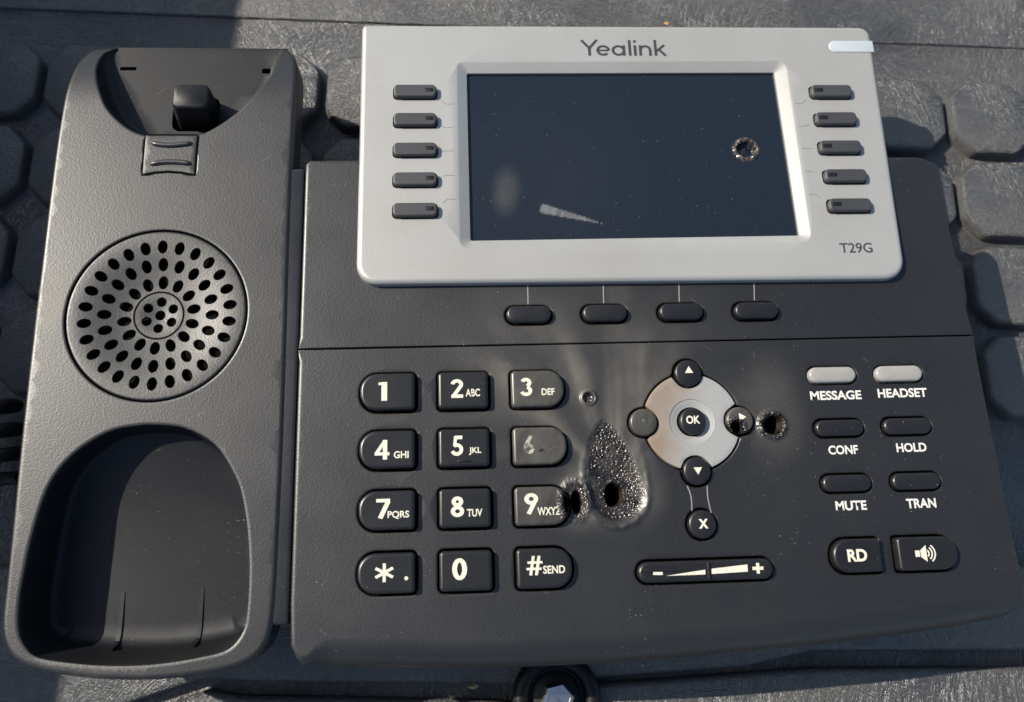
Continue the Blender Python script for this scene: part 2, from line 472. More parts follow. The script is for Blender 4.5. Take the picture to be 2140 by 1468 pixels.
# rear step of the liner, behind the pads
def ledge(name, quad, z0, z1, r=3.0):
    m = MB(); l = resample(ccw(quad), 30)
    R = roll_rings(l, r, lambda x, y: z1, z1-z0, 4)
    m.loft(R); m.cap(R[0]); return m.build(name, M_liner, liner_o)
a, b = U(0, 14, ZG-3), U(2140, 98, ZG-3)
dx, dy = (b[0]-a[0])/math.dist(a, b), (b[1]-a[1])/math.dist(a, b)
ledge('rear_step', [(a[0]-300*dx, a[1]-300*dy), (b[0]+300*dx, b[1]+300*dy), (b[0]+300*dx-300*dy, b[1]+300*dy+300*dx), (a[0]-300*dx-300*dy, a[1]-300*dy+300*dx)], ZG-6, ZG-3.7, 0.8)

# the side wall of the truck bed, left of the picture: its shadow lies over the liner's left part
A = U(470, 60, ZG); B = U(150, 1440, ZG)
HW = 200.0
dxw, dyw = (A[0]-B[0])/math.dist(A, B), (A[1]-B[1])/math.dist(A, B)
def wl(t, off): return (B[0]-KX*HW+dxw*t-dyw*off, B[1]+KY*HW+dyw*t+dxw*off)
mb = MB()
q = [wl(-150, 0), wl(330, 0), wl(330, 40), wl(-150, 40)]
R = roll_rings(resample(ccw(q), 100), 4, lambda x, y: ZG+HW, HW+8, 3); mb.loft(R); mb.cap(R[0])
ww = mb.build('bed_side_wall', M_liner); tag(ww, kind='structure')

# ------------------------------------------------------------------ the telephone
phone = bpy.data.objects.new('desk_phone', None); col.objects.link(phone)
phone.empty_display_size = 0.05
tag(phone, 'black office desk telephone with silver display frame, melted burn holes and an empty handset cradle', 'telephone')

# ---- strokes and lettering
def ribbon(mb, pts, w, z, closed=False):
    n = len(pts); L = []; Rr = []
    for i in range(n):
        p = pts[i]
        a = pts[i-1] if (closed or i > 0) else None
        c = pts[(i+1) % n] if (closed or i < n-1) else None
        def un(q, r): d = math.dist(q, r) or 1; return ((r[0]-q[0])/d, (r[1]-q[1])/d)
        t1 = un(a, p) if a else un(p, c); t2 = un(p, c) if c else t1
        nx, ny = -(t1[1]+t2[1]), (t1[0]+t2[0]); d = math.hypot(nx, ny) or 1; nx /= d; ny /= d
        k = 1/max(0.35, nx*-t1[1]+ny*t1[0])
        L.append((p[0]+nx*w/2*k, p[1]+ny*w/2*k, z)); Rr.append((p[0]-nx*w/2*k, p[1]-ny*w/2*k, z))
    mb.loft([L, Rr], closed)
def arc(cx, cy, rx, ry, a0, a1, n=14):
    return [(cx+rx*math.cos(math.radians(a0+(a1-a0)*k/n)), cy+ry*math.sin(math.radians(a0+(a1-a0)*k/n))) for k in range(n+1)]
GLY = {
 '1': [([(.30, 0), (.30, 1)], 1.15), ([(.34, .91), (.12, .91)], 0.9)],
 '2': [(arc(.28, .71, .2, .19, 175, -35)+[(.13, .13)], 1), ([(.02, .1), (.56, .1)], 1)],
 '3': [(arc(.24, .725, .17, .175, 160, -75), 1), (arc(.24, .29, .2, .19, 75, -165), 1)],
 '4': [([(.42, 0), (.42, 1)], 1), ([(.40, .93), (.08, .33)], .85), ([(0, .29), (.60, .29)], .9)],
 '5': [([(.12, .9), (.50, .9)], 1), ([(.17, .95), (.12, .47)], .9), (arc(.22, .31, .23, .22, 125, -160), 1)],
 '6': [(arc(.28, .29, .19, .19, 0, 360, 24)[:-1], 1, True), ([(.13, .40), (.40, 1)], 1)],
 '7': [([(0, .9), (.54, .9)], 1), ([(.47, .86), (.16, 0)], 1.05)],
 '8': [(arc(.28, .74, .155, .16, 0, 360, 24)[:-1], 1, True), (arc(.28, .28, .19, .185, 0, 360, 24)[:-1], 1, True)],
 '9': [(arc(.28, .71, .19, .19, 0, 360, 24)[:-1], 1, True), ([(.43, .60), (.16, 0)], 1)],
 '0': [(arc(.28, .5, .18, .40, 0, 360, 28)[:-1], 1, True)],
 '*': [([(.4+.42*math.cos(math.radians(q)), .5+.42*math.sin(math.radians(q))), (.4-.42*math.cos(math.radians(q)), .5-.42*math.sin(math.radians(q)))], .75) for q in (90, 30, 150)],
 '#': [([(.20, 0), (.34, 1)], .62), ([(.44, 0), (.58, 1)], .62), ([(.08, .66), (.72, .66)], .62), ([(.03, .33), (.67, .33)], .62)],
 'Y': [([(.06, .98), (.44, .45)], 1), ([(.80, 1), (.42, .47), (.42, 0)], 1)],
 'e': [(arc(.33, .33, .26, .27, 0, 318, 22), 1), ([(.12, .33), (.59, .33)], .8)],
 'a': [(arc(.33, .33, .26, .27, 0, 360, 22)[:-1], 1, True), ([(.59, 0), (.59, .66)], 1)],
 'l': [([(.07, 0), (.07, 1.0)], 1)],
 'i': [([(.07, 0), (.07, .66)], 1), ([(.07, .82), (.07, .98)], 1)],
 'n': [([(.07, 0), (.07, .66)], 1), (arc(.30, .36, .23, .24, 180, 0, 14)+[(.53, 0)], 1)],
 'k': [([(.07, 0), (.07, 1.0)], 1), ([(.50, .68), (.12, .30)], .95), ([(.22, .40), (.53, 0)], .95)],
}
def strokes(ch, x, y, h, w, z, mb, sx=1.0):
    for k, g in enumerate(GLY[ch]):
        pts, ww = g[0], g[1]; cl = len(g) > 2
        ribbon(mb, [(x+p[0]*h*sx, y+p[1]*h) for p in pts], w*ww, z+0.012*k, cl)
def pbox(x0, y0, x1, y1, z):
    """world box of a pixel box at height z: x0, x1 at mid height, y range at mid width"""
    zz = z if not callable(z) else None
    f = (lambda p, q: U(p, q, z)) if zz is not None else (lambda p, q: Uz(p, q, z))
    xm, ym = (x0+x1)/2, (y0+y1)/2
    return f(x0, ym)[0], f(x1, ym)[0], f(xm, y1)[1], f(xm, y0)[1]
_tc = {}
def text_mesh(s, bold):
    k = (s, bold)
    if k in _tc: return _tc[k]
    c = bpy.data.curves.new('t', 'FONT'); c.body = s; c.size = 1; c.offset = bold; c.fill_mode = 'FRONT'; c.resolution_u = 4
    o = bpy.data.objects.new('t', c); col.objects.link(o)
    bpy.context.view_layer.update()
    me = bpy.data.meshes.new_from_object(o.evaluated_get(bpy.context.evaluated_depsgraph_get()))
    V = [tuple(v.co) for v in me.vertices]; Fc = [tuple(p.vertices) for p in me.polygons]
    bpy.data.objects.remove(o); bpy.data.curves.remove(c); bpy.data.meshes.remove(me)
    _tc[k] = (V, Fc); return _tc[k]
def lettering(s, box, z, mat, parent, bold=0.02, name='lettering', zoff=0.03):
    """lettering fitted to a pixel box of the photograph on a surface of height z"""
    x0, x1, y0, y1 = pbox(*box, z)
    V, Fc = text_mesh(s, bold)
    ax = min(v[0] for v in V); bx_ = max(v[0] for v in V); ay = min(v[1] for v in V); by = max(v[1] for v in V)
    mb = MB(); P = []
    for v in V:
        x = x0+(v[0]-ax)/(bx_-ax)*(x1-x0); y = y0+(v[1]-ay)/(by-ay)*(y1-y0)
        P.append((x, y, (z(x, y) if callable(z) else z)+zoff))
    mb.add(P, Fc); return mb.build(name, mat, parent, sharp=0, merge=0)
def glyph(ch, box, z, mat, parent, w=0.2, name='digit', zoff=0.03):
    x0, x1, y0, y1 = pbox(*box, z); h = y1-y0
    t = MB(); strokes(ch, 0, 0, 1, w, 0, t)
    ax = min(v[0] for v in t.v); bx_ = max(v[0] for v in t.v); ay = min(v[1] for v in t.v); by = max(v[1] for v in t.v)
    mb = MB(); mb.add([(x0+(v[0]-ax)/(bx_-ax)*(x1-x0), y0+(v[1]-ay)/(by-ay)*(y1-y0), z+zoff+v[2]) for v in t.v], t.f)
    return mb.build(name, mat, parent, sharp=0, merge=0)

# ---- base shell under everything (dark, mostly hidden) and its stand
mb = MB()
l = rrect(43, 38, 168, 108, 8); R = [Z3(l, -9), Z3(l, -16), Z3(rrect(43, 34, 150, 92, 10), -24)]
mb.loft(R); mb.cap(R[0]); mb.cap(R[-1]); mb.build('base_shell', M_dark, phone)
mb = MB(); mb.box(-60, 118, 70, 92, ZG-4.5, -23, 1.5); mb.build('stand_foot', M_dark, phone)
mb = MB(); mb.box(-60, 118, -8, 6, ZG-4.5, -23, 1.5); mb.build('stand_foot', M_dark, phone)

# ---- heat damage on the keypad face
def tear(x, y):
    """0 outside, 1 deep inside the drop-shaped melt"""
    c = MELT; dx_, dy_ = x-c[0], y-c[1]
    if dy_ > 0:
        hw = 7.4*max(0.0, 1-(dy_/18.5)**2)**0.65 if dy_ < 18.5 else 0
        if hw <= 0: return 0.0
        return max(0.0, min(1.0, (hw-abs(dx_+dy_*0.12))/1.5))
    r = math.hypot(dx_/7.4, dy_/7.6)
    return max(0.0, min(1.0, (1-r)*7.4/1.5))
MELT = U(1287, 1030, 0)
HOLES = [(U(1283, 1034, -1), 2.0, 2.4, 7.0), (U(1203, 1050, -1), 1.1, 2.3, 7.0), (U(1614, 890, -1), 1.7, 1.9, 7.0)]
DENT = U(1230, 832, 0); SIDE = U(1614, 889, 0); MID9 = U(1203, 1045, 0); ARR = U(1555, 903, 0)
def melt(x, y):
    m = tear(x, y)
    m = max(m, sstep(4.3, 3.2, math.dist((x, y), SIDE)))
    m = max(m, sstep(1.7, 1.2, math.dist((x, y), DENT))*0.7)
    m = max(m, sstep(1, 0.7, math.hypot((x-MID9[0])/3.7, (y-MID9[1])/5.0)))
    m = max(m, sstep(3.0, 1.8, math.dist((x, y), ARR))*0.6)
    return m
def soot(x, y):
    dx_, dy_ = x-MELT[0], y-MELT[1]
    r = math.hypot(dx_, dy_); a = math.atan2(dx_, dy_)     # 0 = towards the display
    a += 0.22*noise.noise((x*0.045, y*0.045, 5.5))
    st = noise.noise((a*4.5, r*0.03, 3.1))*0.5+0.5
    st2 = noise.noise((a*13.0, r*0.06, 7.7))*0.5+0.5+0.25*noise.noise((x*0.16, y*0.1, 1.5))
    env = sstep(70, 24, r)*sstep(1.3, 0.35, abs(a+0.12))
    v = env*(0.13+1.75*max(0.0, st-0.28)*(0.3+1.1*st2))
    v += 0.42*sstep(15, 8, r)*sstep(-14, 2, dy_)
    v += 0.25*sstep(11, 4, math.hypot(x-SIDE[0], (y-SIDE[1]-4)*0.6))
    v += 0.35*sstep(10, 3, math.hypot(x-MID9[0], y-MID9[1]))
    return max(0.0, min(1.0, v))
def hole_r(x, y, c, rx, ry):
    wob = 1+0.16*noise.noise(Vector((math.cos(math.atan2(y-c[1], x-c[0]))*1.3, math.sin(math.atan2(y-c[1], x-c[0]))*1.3, c[0])))
    return math.hypot((x-c[0])/rx, (y-c[1])/ry)/wob
def pit(x, y): return max(sstep(1.2, 0.95, hole_r(x, y, c, rx, ry)) for c, rx, ry, dp in HOLES)
def zpanel(x, y):
    z = 0.0
    dx_, dy_ = x-MELT[0], y-MELT[1]
    d = math.hypot(dx_, dy_)
    if d < 34 or math.dist((x, y), SIDE) < 9:
        t = tear(x, y)
        if t > 0:
            r = math.hypot(dx_/1.0, dy_/1.15)
            z -= 1.1*t*sstep(8.5, 3, r)+0.35*t
            p = Vector((x*1.35, y*1.35, 0.3))
            vd = noise.voronoi(p)[0]
            z += t*(0.26*(0.45-min(0.8, vd[0]))+0.20*noise.noise(Vector((x*3.1, y*3.1, 1.7))))
        # swollen lip round the drop
        if t < 1:
            rr = math.hypot(dx_/7.9, min(dy_, 0)/8.1+max(dy_, 0)/20.5)
            z += 0.5*math.exp(-((rr-1.03)/0.10)**2)*sstep(16, -5, dy_)*(1+0.9*noise.noise(Vector((x*0.5, y*0.5, 3))))
        m9 = math.hypot((x-MID9[0])/3.6, (y-MID9[1])/4.8)
        z += 0.8*math.exp(-((m9-0.95)/0.22)**2)*(0.7+0.6*noise.noise(Vector((x*1.6, y*1.6, 5))))
        s_ = math.dist((x, y), SIDE)
        z += 0.9*math.exp(-((s_-3.1)/0.8)**2)*(0.8+0.7*noise.noise(Vector((x*1.8, y*1.8, 9)))) - 0.9*sstep(3, 1.5, s_)
        z += 0.12*sstep(4.3, 2.5, s_)*noise.noise(Vector((x*4, y*4, 2)))
    dd = math.dist((x, y), DENT)
    if dd < 4: z += 0.5*math.exp(-((dd-1.7)/0.4)**2)-0.75*sstep(1.6, 0.9, dd)+0.1*sstep(2, 1, dd)*noise.noise(Vector((x*4, y*4, 2)))
    if y > 68: z -= 5.5*sstep(69, 75.5, y)*sstep(-25, -19, x)*sstep(111, 105, x)
    for (c, rx, ry, dp) in HOLES:
        r = hole_r(x, y, c, rx, ry)
        if r < 1.35: z -= dp*sstep(1.25, 0.85, r)
    return z

# ---- key layout (mm on the keypad face)
DC = (-20.8, -2.05, 16.65); DR = (37.8, 23.4, 8.8, -5.8)
DW = (13.5, 12.5, 13.3); DH = 9.3
def digit_outline(c, r, o=0.0):
    rad = {0: (4.2, 1.0, 1.0, 4.2), 1: (1.0,)*4, 2: (1.0, 4.2, 4.2, 1.0)}[c]
    return offset(rrect(DC[c], DR[r], DW[c], DH, rad, 5), o)
SOFT = [(15.15, 57.45), (34.9, 57.45), (54.95, 57.5), (74.9, 57.5)]
FUNC = [(93.2, 40.0), (110.9, 40.0), (93.3, 26.2), (111.0, 26.25), (93.35, 12.3), (111.2, 12.3)]
NAV = (55.55, 28.75); NR = 12.3; AR = 3.45
ARROWS = [(NAV[0]-0.1, NAV[1]+12.4), (NAV[0]-12.5, NAV[1]), (NAV[0]+12.1, NAV[1]-0.1), (NAV[0]+0.05, NAV[1]-12.5)]
CANCEL = (55.8, 3.3)
VOL = U(1475, 1193, 1)
def star(cx, cy, R, circs, mode, n=160):
    out = []
    for k in range(n):
        a = 2*math.pi*k/n; ux, uy = math.cos(a), math.sin(a); r = R
        for (x, y, q) in circs:
            dx_, dy_ = x-cx, y-cy; t = dx_*ux+dy_*uy; d2 = dx_*dx_+dy_*dy_-t*t
            if t > 0 and d2 < q*q:
                h = math.sqrt(q*q-d2)
                if mode == 'max': r = max(r, t+h)
                else: r = min(r, t-h)
        out.append((cx+ux*r, cy+uy*r))
    return out
holes_low = [digit_outline(c, r, 0.5) for c in range(3) for r in range(4)]
holes_low += [rrect(x, y, 13.4, 5.1, 2.54, 8) for x, y in FUNC]
holes_low += [rrect(93.1, -5.3, 13.0, 9.0, (4.3, .9, .9, 4.3), 6), rrect(110.8, -5.3, 16.0, 9.0, (.9, 4.3, 4.3, .9), 6)]
holes_low += [star(NAV[0], NAV[1], NR+0.45, [(x, y, AR+0.5) for x, y in ARROWS], 'max'), circle(*CANCEL, AR+0.5, 40), rrect(VOL[0], VOL[1], 34.0, 5.9, 2.94, 8)]
holes_up = [rrect(x, y, 12.5, 5.4, 2.69, 8) for x, y in SOFT]

# ---- the two face panels
yA, yB = 49.25, 49.65      # the seam
def seam(x): return (x+43.5)/176.5*0.55
RX0, RX1 = 131.2, 133.0
zr = -5.0
bot = [U(p, q, zr) for p, q in ((640, 1386), (700, 1393), (850, 1396), (1000, 1397), (1100, 1395), (1250, 1388), (1400, 1378), (1550, 1364), (1700, 1350), (1850, 1331), (2000, 1310), (2070, 1295))]
lowl = [(-43.45, yA), (-43.42, -12.0), (-43.0, bot[0][1]+4.5), (-41.6, bot[0][1]+1.6)]+bot+[(bot[-1][0]+3.0, bot[-1][1]+1.5), (134.2, bot[-1][1]+4.2), (134.9, bot[-1][1]+8.5), (134.2, 0.0), (RX1, yA+0.55)]
lowl = ccw(resample(lowl, 3.0))
ybm = min(p[1] for p in lowl)
def lowr(p):
    yb = np.interp(p[0], [q[0] for q in bot], [q[1] for q in bot])
    if p[1] > yA-0.2: return 0.2
    return 1.1+5.6*sstep(9.0, 0.5, p[1]-yb)*sstep(-43.0, -34, p[0])*sstep(135, 125, p[0])
def face(name, outl, rad, holes, grids):
    m = MB()
    rings = roll_rings(outl, rad, zpanel, 7.0, 6, kz=0.85)
    m.loft(rings)
    m.sheet([p[:2] for p in rings[0]], [offset(ccw(h), 0.3) for h in holes], zpanel, grids, sup=0.3)
    for h in holes:
        h = ccw(h)
        m.loft([Z3(offset(h, 0.3), zpanel), [(x, y, zpanel(x, y)-0.09) for x, y in offset(h, 0.1)], [(x, y, zpanel(x, y)-0.3) for x, y in h], [(x, y, -5.5) for x, y in h]])
    return m.build(name, M_panel, phone, sharp=50, attr={'melt': melt, 'soot': soot, 'pit': pit})
def dense(x, y):
    return (abs(x-MELT[0]-(-2)) < 13 and -10 < y-MELT[1] < 22) or math.dist((x, y), SIDE) < 5.5 or math.dist((x, y), DENT) < 2.8
def sooty(x, y): return -30 < x-MELT[0] < 24 and -14 < y-MELT[1] < 60
G_low = [(-46, -36, 138, 52, 3.0, lambda x, y: sooty(x, y) or dense(x, y)),
         (MELT[0]-30, MELT[1]-14, MELT[0]+24, 52, 0.8, dense),
         (MELT[0]-16, MELT[1]-11, MELT[0]+12, MELT[1]+23, 0.24, lambda x, y: not dense(x, y)),
         (SIDE[0]-6, SIDE[1]-6, SIDE[0]+6, SIDE[1]+6, 0.24, lambda x, y: not dense(x, y)),
         (DENT[0]-3, DENT[1]-3, DENT[0]+3, DENT[1]+3, 0.2, lambda x, y: not dense(x, y) or (abs(x-MELT[0]+2) < 13 and y-MELT[1] < 22))]
keypad = face('keypad_panel', lowl, [lowr(p) for p in lowl], holes_low, G_low)
keypad['label'] = 'black keypad face with melted crater and soot streaks'
yT = U(800, 337, -1)[1]
upl = [(-43.45, yB), (RX1, yB+0.55), (RX0, yT-7)]+[(RX0-6+6*math.cos(a), yT-6+6*math.sin(a)) for a in (math.radians(q) for q in range(10, 91, 10))]+[(-42.3, yT), (-43.45, yT-1.2)]
upl = ccw(resample(upl, 3.0))
face('upper_panel', upl, [0.2 if p[1] < yB+0.6 else 1.1 for p in upl], holes_up,
     [(-46, 49, 138, 105, 3.0, sooty), (MELT[0]-30, 49, MELT[0]+24, MELT[1]+60, 1.0)])

# ---- keys
def key(name, outl, z1, mat, parent=phone, bev=0.7, z0=-6.0, dome=0.12, attr=None, zf=None, steps=4):
    m = MB(); outl = ccw(outl)
    R = [Z3(offset(outl, 0.12), z0), Z3(outl, z1-bev)]
    for k in range(1, steps+1):
        a = math.pi/2*k/steps
        R.append(Z3(offset(outl, -bev*(1-math.cos(a))), z1-bev+bev*math.sin(a)))
    if zf:
        top = offset(outl, -bev); R[-1] = Z3(top, zf); R[-2] = [(x, y, z+zf(x, y)-z1) for x, y, z in R[-2]]
        xs = [p[0] for p in top]; ys = [p[1] for p in top]
        m.loft(R); m.sheet(top, [], zf, [(min(xs), min(ys), max(xs), max(ys), 0.25)])
    else:
        m.loft(R); cx = sum(p[0] for p in outl)/len(outl); cy = sum(p[1] for p in outl)/len(outl)
        if dome:
            prev = R[-1]
            for s_ in (0.75, 0.45): 
                nr = [(cx+(x-cx)*s_, cy+(y-cy)*s_, z1+dome*(1-s_*s_)*1.0) for x, y, z in R[-1]]
                m.loft([prev, nr]); prev = nr
            m.fan(prev, (cx, cy, z1+dome))
        else:
            R2 = [(cx+(x-cx)*0.96, cy+(y-cy)*0.96, z1) for x, y, z in R[-1]]; R3 = [(cx+(x-cx)*0.5, cy+(y-cy)*0.5, z1) for x, y, z in R[-1]]
            m.loft([R[-1], R2, R3]); m.fan(R3, (cx, cy, z1))
    return m.build(name, mat, parent, sharp=40, attr=attr)

KZ = 1.9
PR = {  # key: digit box, letters, letters box (pixels of the photograph)
 (0, 0): ('1', (791, 799, 809, 838), None, None), (1, 0): ('2', (942, 793, 968, 832), 'ABC', (973, 813, 1003, 829)), (2, 0): ('3', (1087, 790, 1112, 828), 'DEF', (1132, 812, 1159, 826)),
 (0, 1): ('4', (783, 920, 814, 961), 'GHI', (823, 943, 854, 958)), (1, 1): ('5', (942, 911, 968, 953), 'JKL', (980, 935, 1006, 951)), (2, 1): ('6', (1092, 910, 1117, 949), 'MNO', (1126, 934, 1165, 946)),
 (0, 2): ('7', (786, 1043, 816, 1085), 'PQRS', (810, 1068, 855, 1085)), (1, 2): ('8', (942, 1038, 970, 1081), 'TUV', (976, 1064, 1008, 1080)), (2, 2): ('9', (1096, 1031, 1125, 1076), 'WXYZ', (1123, 1060, 1172, 1077)),
 (0, 3): ('*', (783, 1178, 823, 1217), None, None), (1, 3): ('0', (945, 1167, 976, 1213), None, None), (2, 3): ('#', (1100, 1162, 1134, 1203), 'SEND', (1135, 1182, 1181, 1199))}
N9 = U(1203, 1046, KZ)
def z9(x, y):
    z = KZ
    r = math.hypot((x-N9[0])/2.7, (y-N9[1])/4.4)
    z += 0.9*math.exp(-((r-1.25)/0.25)**2)*(0.6+1.1*noise.noise(Vector((x*2, y*2, 1))))-3.2*sstep(1.2, 0.75, r)
    z += 0.12*sstep(2.0, 1.2, r)*noise.noise(Vector((x*4, y*4, 3)))
    return z
def m9(x, y): return sstep(1.95, 1.3, math.hypot((x-N9[0])/2.7, (y-N9[1])/4.4))
for (c, r), (d, db, tx, tb) in PR.items():
    hot = (c, r) in ((2, 0), (2, 1))
    if (c, r) == (2, 2): k = key('digit_key', digit_outline(c, r), KZ, M_soot, zf=z9, attr={'melt': m9, 'pit': lambda x, y: sstep(1.0, 0.85, math.hypot((x-N9[0])/2.3, (y-N9[1])/3.6))}); k['label'] = 'digit key with its right end melted'
    else: k = key('digit_key', digit_outline(c, r), KZ, M_soot if hot else M_key, dome=0.0, bev=0.75)
    pm_ = M_faded if (c, r) == (2, 1) else M_print
    glyph(d, db, KZ, pm_, k, w=0.155 if d == '1' else 0.175 if d != '#' else 0.2)
    if tx: lettering(tx, tb, KZ, M_ghost if (c, r) == (2, 1) else M_print, k, 0.022)
    if d == '*':
        m = MB(); x, y = U(849, 1209, KZ); m.cap(Z3(circle(x, y, 0.45, 16), KZ+0.03)); m.build('dot', M_print, k, sharp=0)
    if d == '5':
        m = MB(); x, y = U(969, 964, KZ); m.box(x-1.5, x+1.5, y-0.22, y+0.22, KZ-0.2, KZ+0.35, 0.15); m.build('tactile_bar', M_key, k)
for i, (x, y) in enumerate(SOFT):
    key('soft_key', rrect(x, y, 11.6, 4.5, 2.24, 8), 1.6, M_key, bev=0.8, dome=0.2)
for i, (x, y) in enumerate(FUNC):
    k = key('function_key', rrect(x, y, 12.5, 4.2, 2.09, 8), 1.0, M_lens if i < 2 else M_key, bev=0.8, dome=0.15)
    if i < 2: k['label'] = 'clear milky function key'
k = key('function_key', rrect(93.2, -5.25, 12.0, 8.0, (3.9, 1.0, 1.0, 3.9), 6), 1.7, M_key, bev=0.7, dome=0.0)
lettering('RD', (1771, 1148, 1812, 1174), 1.7, M_print, k, 0.035)
k = key('function_key', rrect(110.9, -5.25, 15.0, 8.0, (1.0, 3.9, 3.9, 1.0), 6), 1.7, M_key, bev=0.7, dome=0.0)
m = MB(); x, y = U(1932, 1157, 1.73)
m.add([(x-2.3, y-.75, 1.73), (x-1.15, y-.75, 1.73), (x-1.15, y+.75, 1.73), (x-2.3, y+.75, 1.73)], [(0, 1, 2, 3)])
m.add([(x-0.95, y-.8, 1.74), (x+.55, y-2.0, 1.74), (x+.55, y+2.0, 1.74), (x-0.95, y+.8, 1.74)], [(0, 1, 2, 3)])
for q, rr in enumerate((0.95, 1.75, 2.5)):
    ribbon(m, [(x+.55+px_*1.0, y+py_) for px_, py_ in arc(-.35, 0, rr, rr*0.95, -52, 52, 10)], 0.36, 1.73)
m.build('loudspeaker_symbol', M_print, k, sharp=0, merge=0)
for s_, bx_ in (('MESSAGE', (1693, 817, 1800, 836)), ('HEADSET', (1834, 812, 1937, 831)), ('CONF', (1731, 931, 1793, 950)), ('HOLD', (1873, 926, 1936, 945)), ('MUTE', (1746, 1047, 1811, 1067)), ('TRAN', (1894, 1042, 1956, 1062))):
    lettering(s_, bx_, 0.0, M_white, keypad, 0.03)

# navigation pad
def zring(x, y): return 0.25
m = MB()
ro = star(NAV[0], NAV[1], NR, [(x, y, AR+0.45) for x, y in ARROWS], 'min')
inner = circle(NAV[0], NAV[1], 5.75, 48)
R = roll_rings(ro, 0.25, zring, 4.0, 3); m.loft(R); m.sheet([p[:2] for p in R[0]], [inner], zring, [(NAV[0]-13, NAV[1]-13, NAV[0]+13, NAV[1]+13, 1.2)])
m.loft([Z3(inner, 0.25), Z3(circle(*NAV, 5.6, 48), 0.05), Z3(circle(*NAV, 5.45, 48), 0.05), Z3(circle(*NAV, 4.6, 48), -0.25), Z3(circle(*NAV, 3.75, 48), -0.42), Z3(circle(*NAV, 3.7, 48), -4)])
m.build('navigation_ring', M_silver, phone, sharp=30, attr={'soot': lambda x, y: 0.95*sstep(4, -10, (x-NAV[0])-0.25*(y-NAV[1]))*(0.0 if math.dist((x, y), NAV) < 5.7 else 1.0)})
AZ = 1.2
HA = U(1541, 894, AZ)
def zarr(x, y):
    r = math.hypot((x-HA[0])/1.55, (y-HA[1])/1.55)
    return AZ-3.2*sstep(1.25, 0.7, r)+0.4*math.exp(-((r-1.3)/0.25)**2)*(0.5+noise.noise(Vector((x*2, y*2, 1))))
TRI = [[(-.95, -.7), (.95, -.7), (0, .9)], [(.7, -.95), (.7, .95), (-.9, 0)], [(-.7, .95), (-.7, -.95), (.9, 0)], [(-.95, .7), (.95, .7), (0, -.9)]]
TP = [(1439, 774), (1346, 880), (1551, 872), (1458, 984)]
for i, (x, y) in enumerate(ARROWS):
    if i == 2:
        k = key('arrow_key', circle(x, y, AR, 40), AZ, M_soot, bev=0.6, zf=zarr, attr={'melt': lambda a, b: sstep(2.1, 1.4, math.hypot((a-HA[0])/1.55, (b-HA[1])/1.55)), 'pit': lambda a, b: sstep(1.1, 0.9, math.hypot((a-HA[0])/1.5, (b-HA[1])/1.5))})
        k['label'] = 'arrow key with a melted hole'
    else: k = key('arrow_key', circle(x, y, AR, 40), AZ, M_soot if i == 1 else M_key, bev=0.6, dome=0.3, attr={'melt': lambda a, b: 0.0} if i == 1 else None)
    tx, ty = U(*TP[i], AZ); m = MB(); m.add([(tx+a*1.12, ty+b*1.12, AZ+0.33) for a, b in TRI[i]], [(0, 1, 2)])
    m.build('arrow_symbol', (M_print, M_ghost, M_print, M_print)[i], k, sharp=0, off=(0, 0, G-(0.24 if i == 2 else 0)))
k = key('ok_key', circle(NAV[0]+0.1, NAV[1], 3.35, 40), 1.3, M_key, bev=0.6, dome=0.2)
lettering('OK', (1434, 869, 1463, 886), 1.52, M_print, k, 0.03)
k = key('cancel_key', circle(*CANCEL, AR, 40), AZ, M_key, bev=0.6, dome=0.3)
lettering('X', (1460, 1085, 1480, 1105), AZ+0.3, M_print, k, 0.05, 'cross_symbol')
for pp in (((1436, 1016), (1444, 1038), (1446, 1068)), ((1478, 1016), (1479, 1040), (1486, 1072))):
    m = MB(); ribbon(m, smooth_loop([U(*p, 0) for p in pp], 5, False), 0.28, 0.02); m.build('engraved_line', M_bright, keypad, sharp=0, merge=0)
for xx, ya, yb in ((1103, 594, 636), (1261, 592, 634), (1419, 590, 631), (1576, 588, 628)):
    m = MB(); ribbon(m, [U(xx-0.5, ya, 0), U(xx+0.5, yb, 0)], 0.28, 0.02); m.build('engraved_line', M_bright, phone, sharp=0, merge=0)
# volume bar
va = math.atan2(U(1612, 1186, 1)[1]-U(1340, 1200, 1)[1], 270)
k = key('volume_bar', rrect(VOL[0], VOL[1], 33.0, 4.9, 2.44, 8), 1.5, M_key, bev=0.8, dome=0.0)
m = MB(); vz = 1.53
def vp(px, py): p = U(px, py, vz); return (p[0], p[1], vz)
m.add([vp(1391, 1204), vp(1474, 1201), vp(1474, 1191)], [(0, 1, 2)])
m.add([vp(1487, 1200), vp(1563, 1195), vp(1562, 1180), vp(1487, 1189)], [(0, 1, 2, 3)])
m.build('volume_wedge', M_print, k, sharp=0)
m = MB(); m.add([vp(1365, 1196), vp(1385, 1196), vp(1385, 1202), vp(1365, 1202)], [(0, 1, 2, 3)]); m.build('minus_sign', M_print, k, sharp=0)
m = MB(); x, y = U(1584, 1188, vz)
for q, (hw_, hh) in enumerate(((1.35, .38), (.38, 1.25))): m.add([(x-hw_, y-hh, vz+q*.012), (x+hw_, y-hh, vz+q*.012), (x+hw_, y+hh, vz+q*.012), (x-hw_, y+hh, vz+q*.012)], [(0, 1, 2, 3)])
m.build('plus_sign', M_print, k, sharp=0, merge=0)
m = MB(); x, y = U(1481, 1193, vz); m.box(x-.35, x+.35, y-2.1, y+2.1, vz-.4, vz+.45, .25); m.build('centre_ridge', M_key, k)

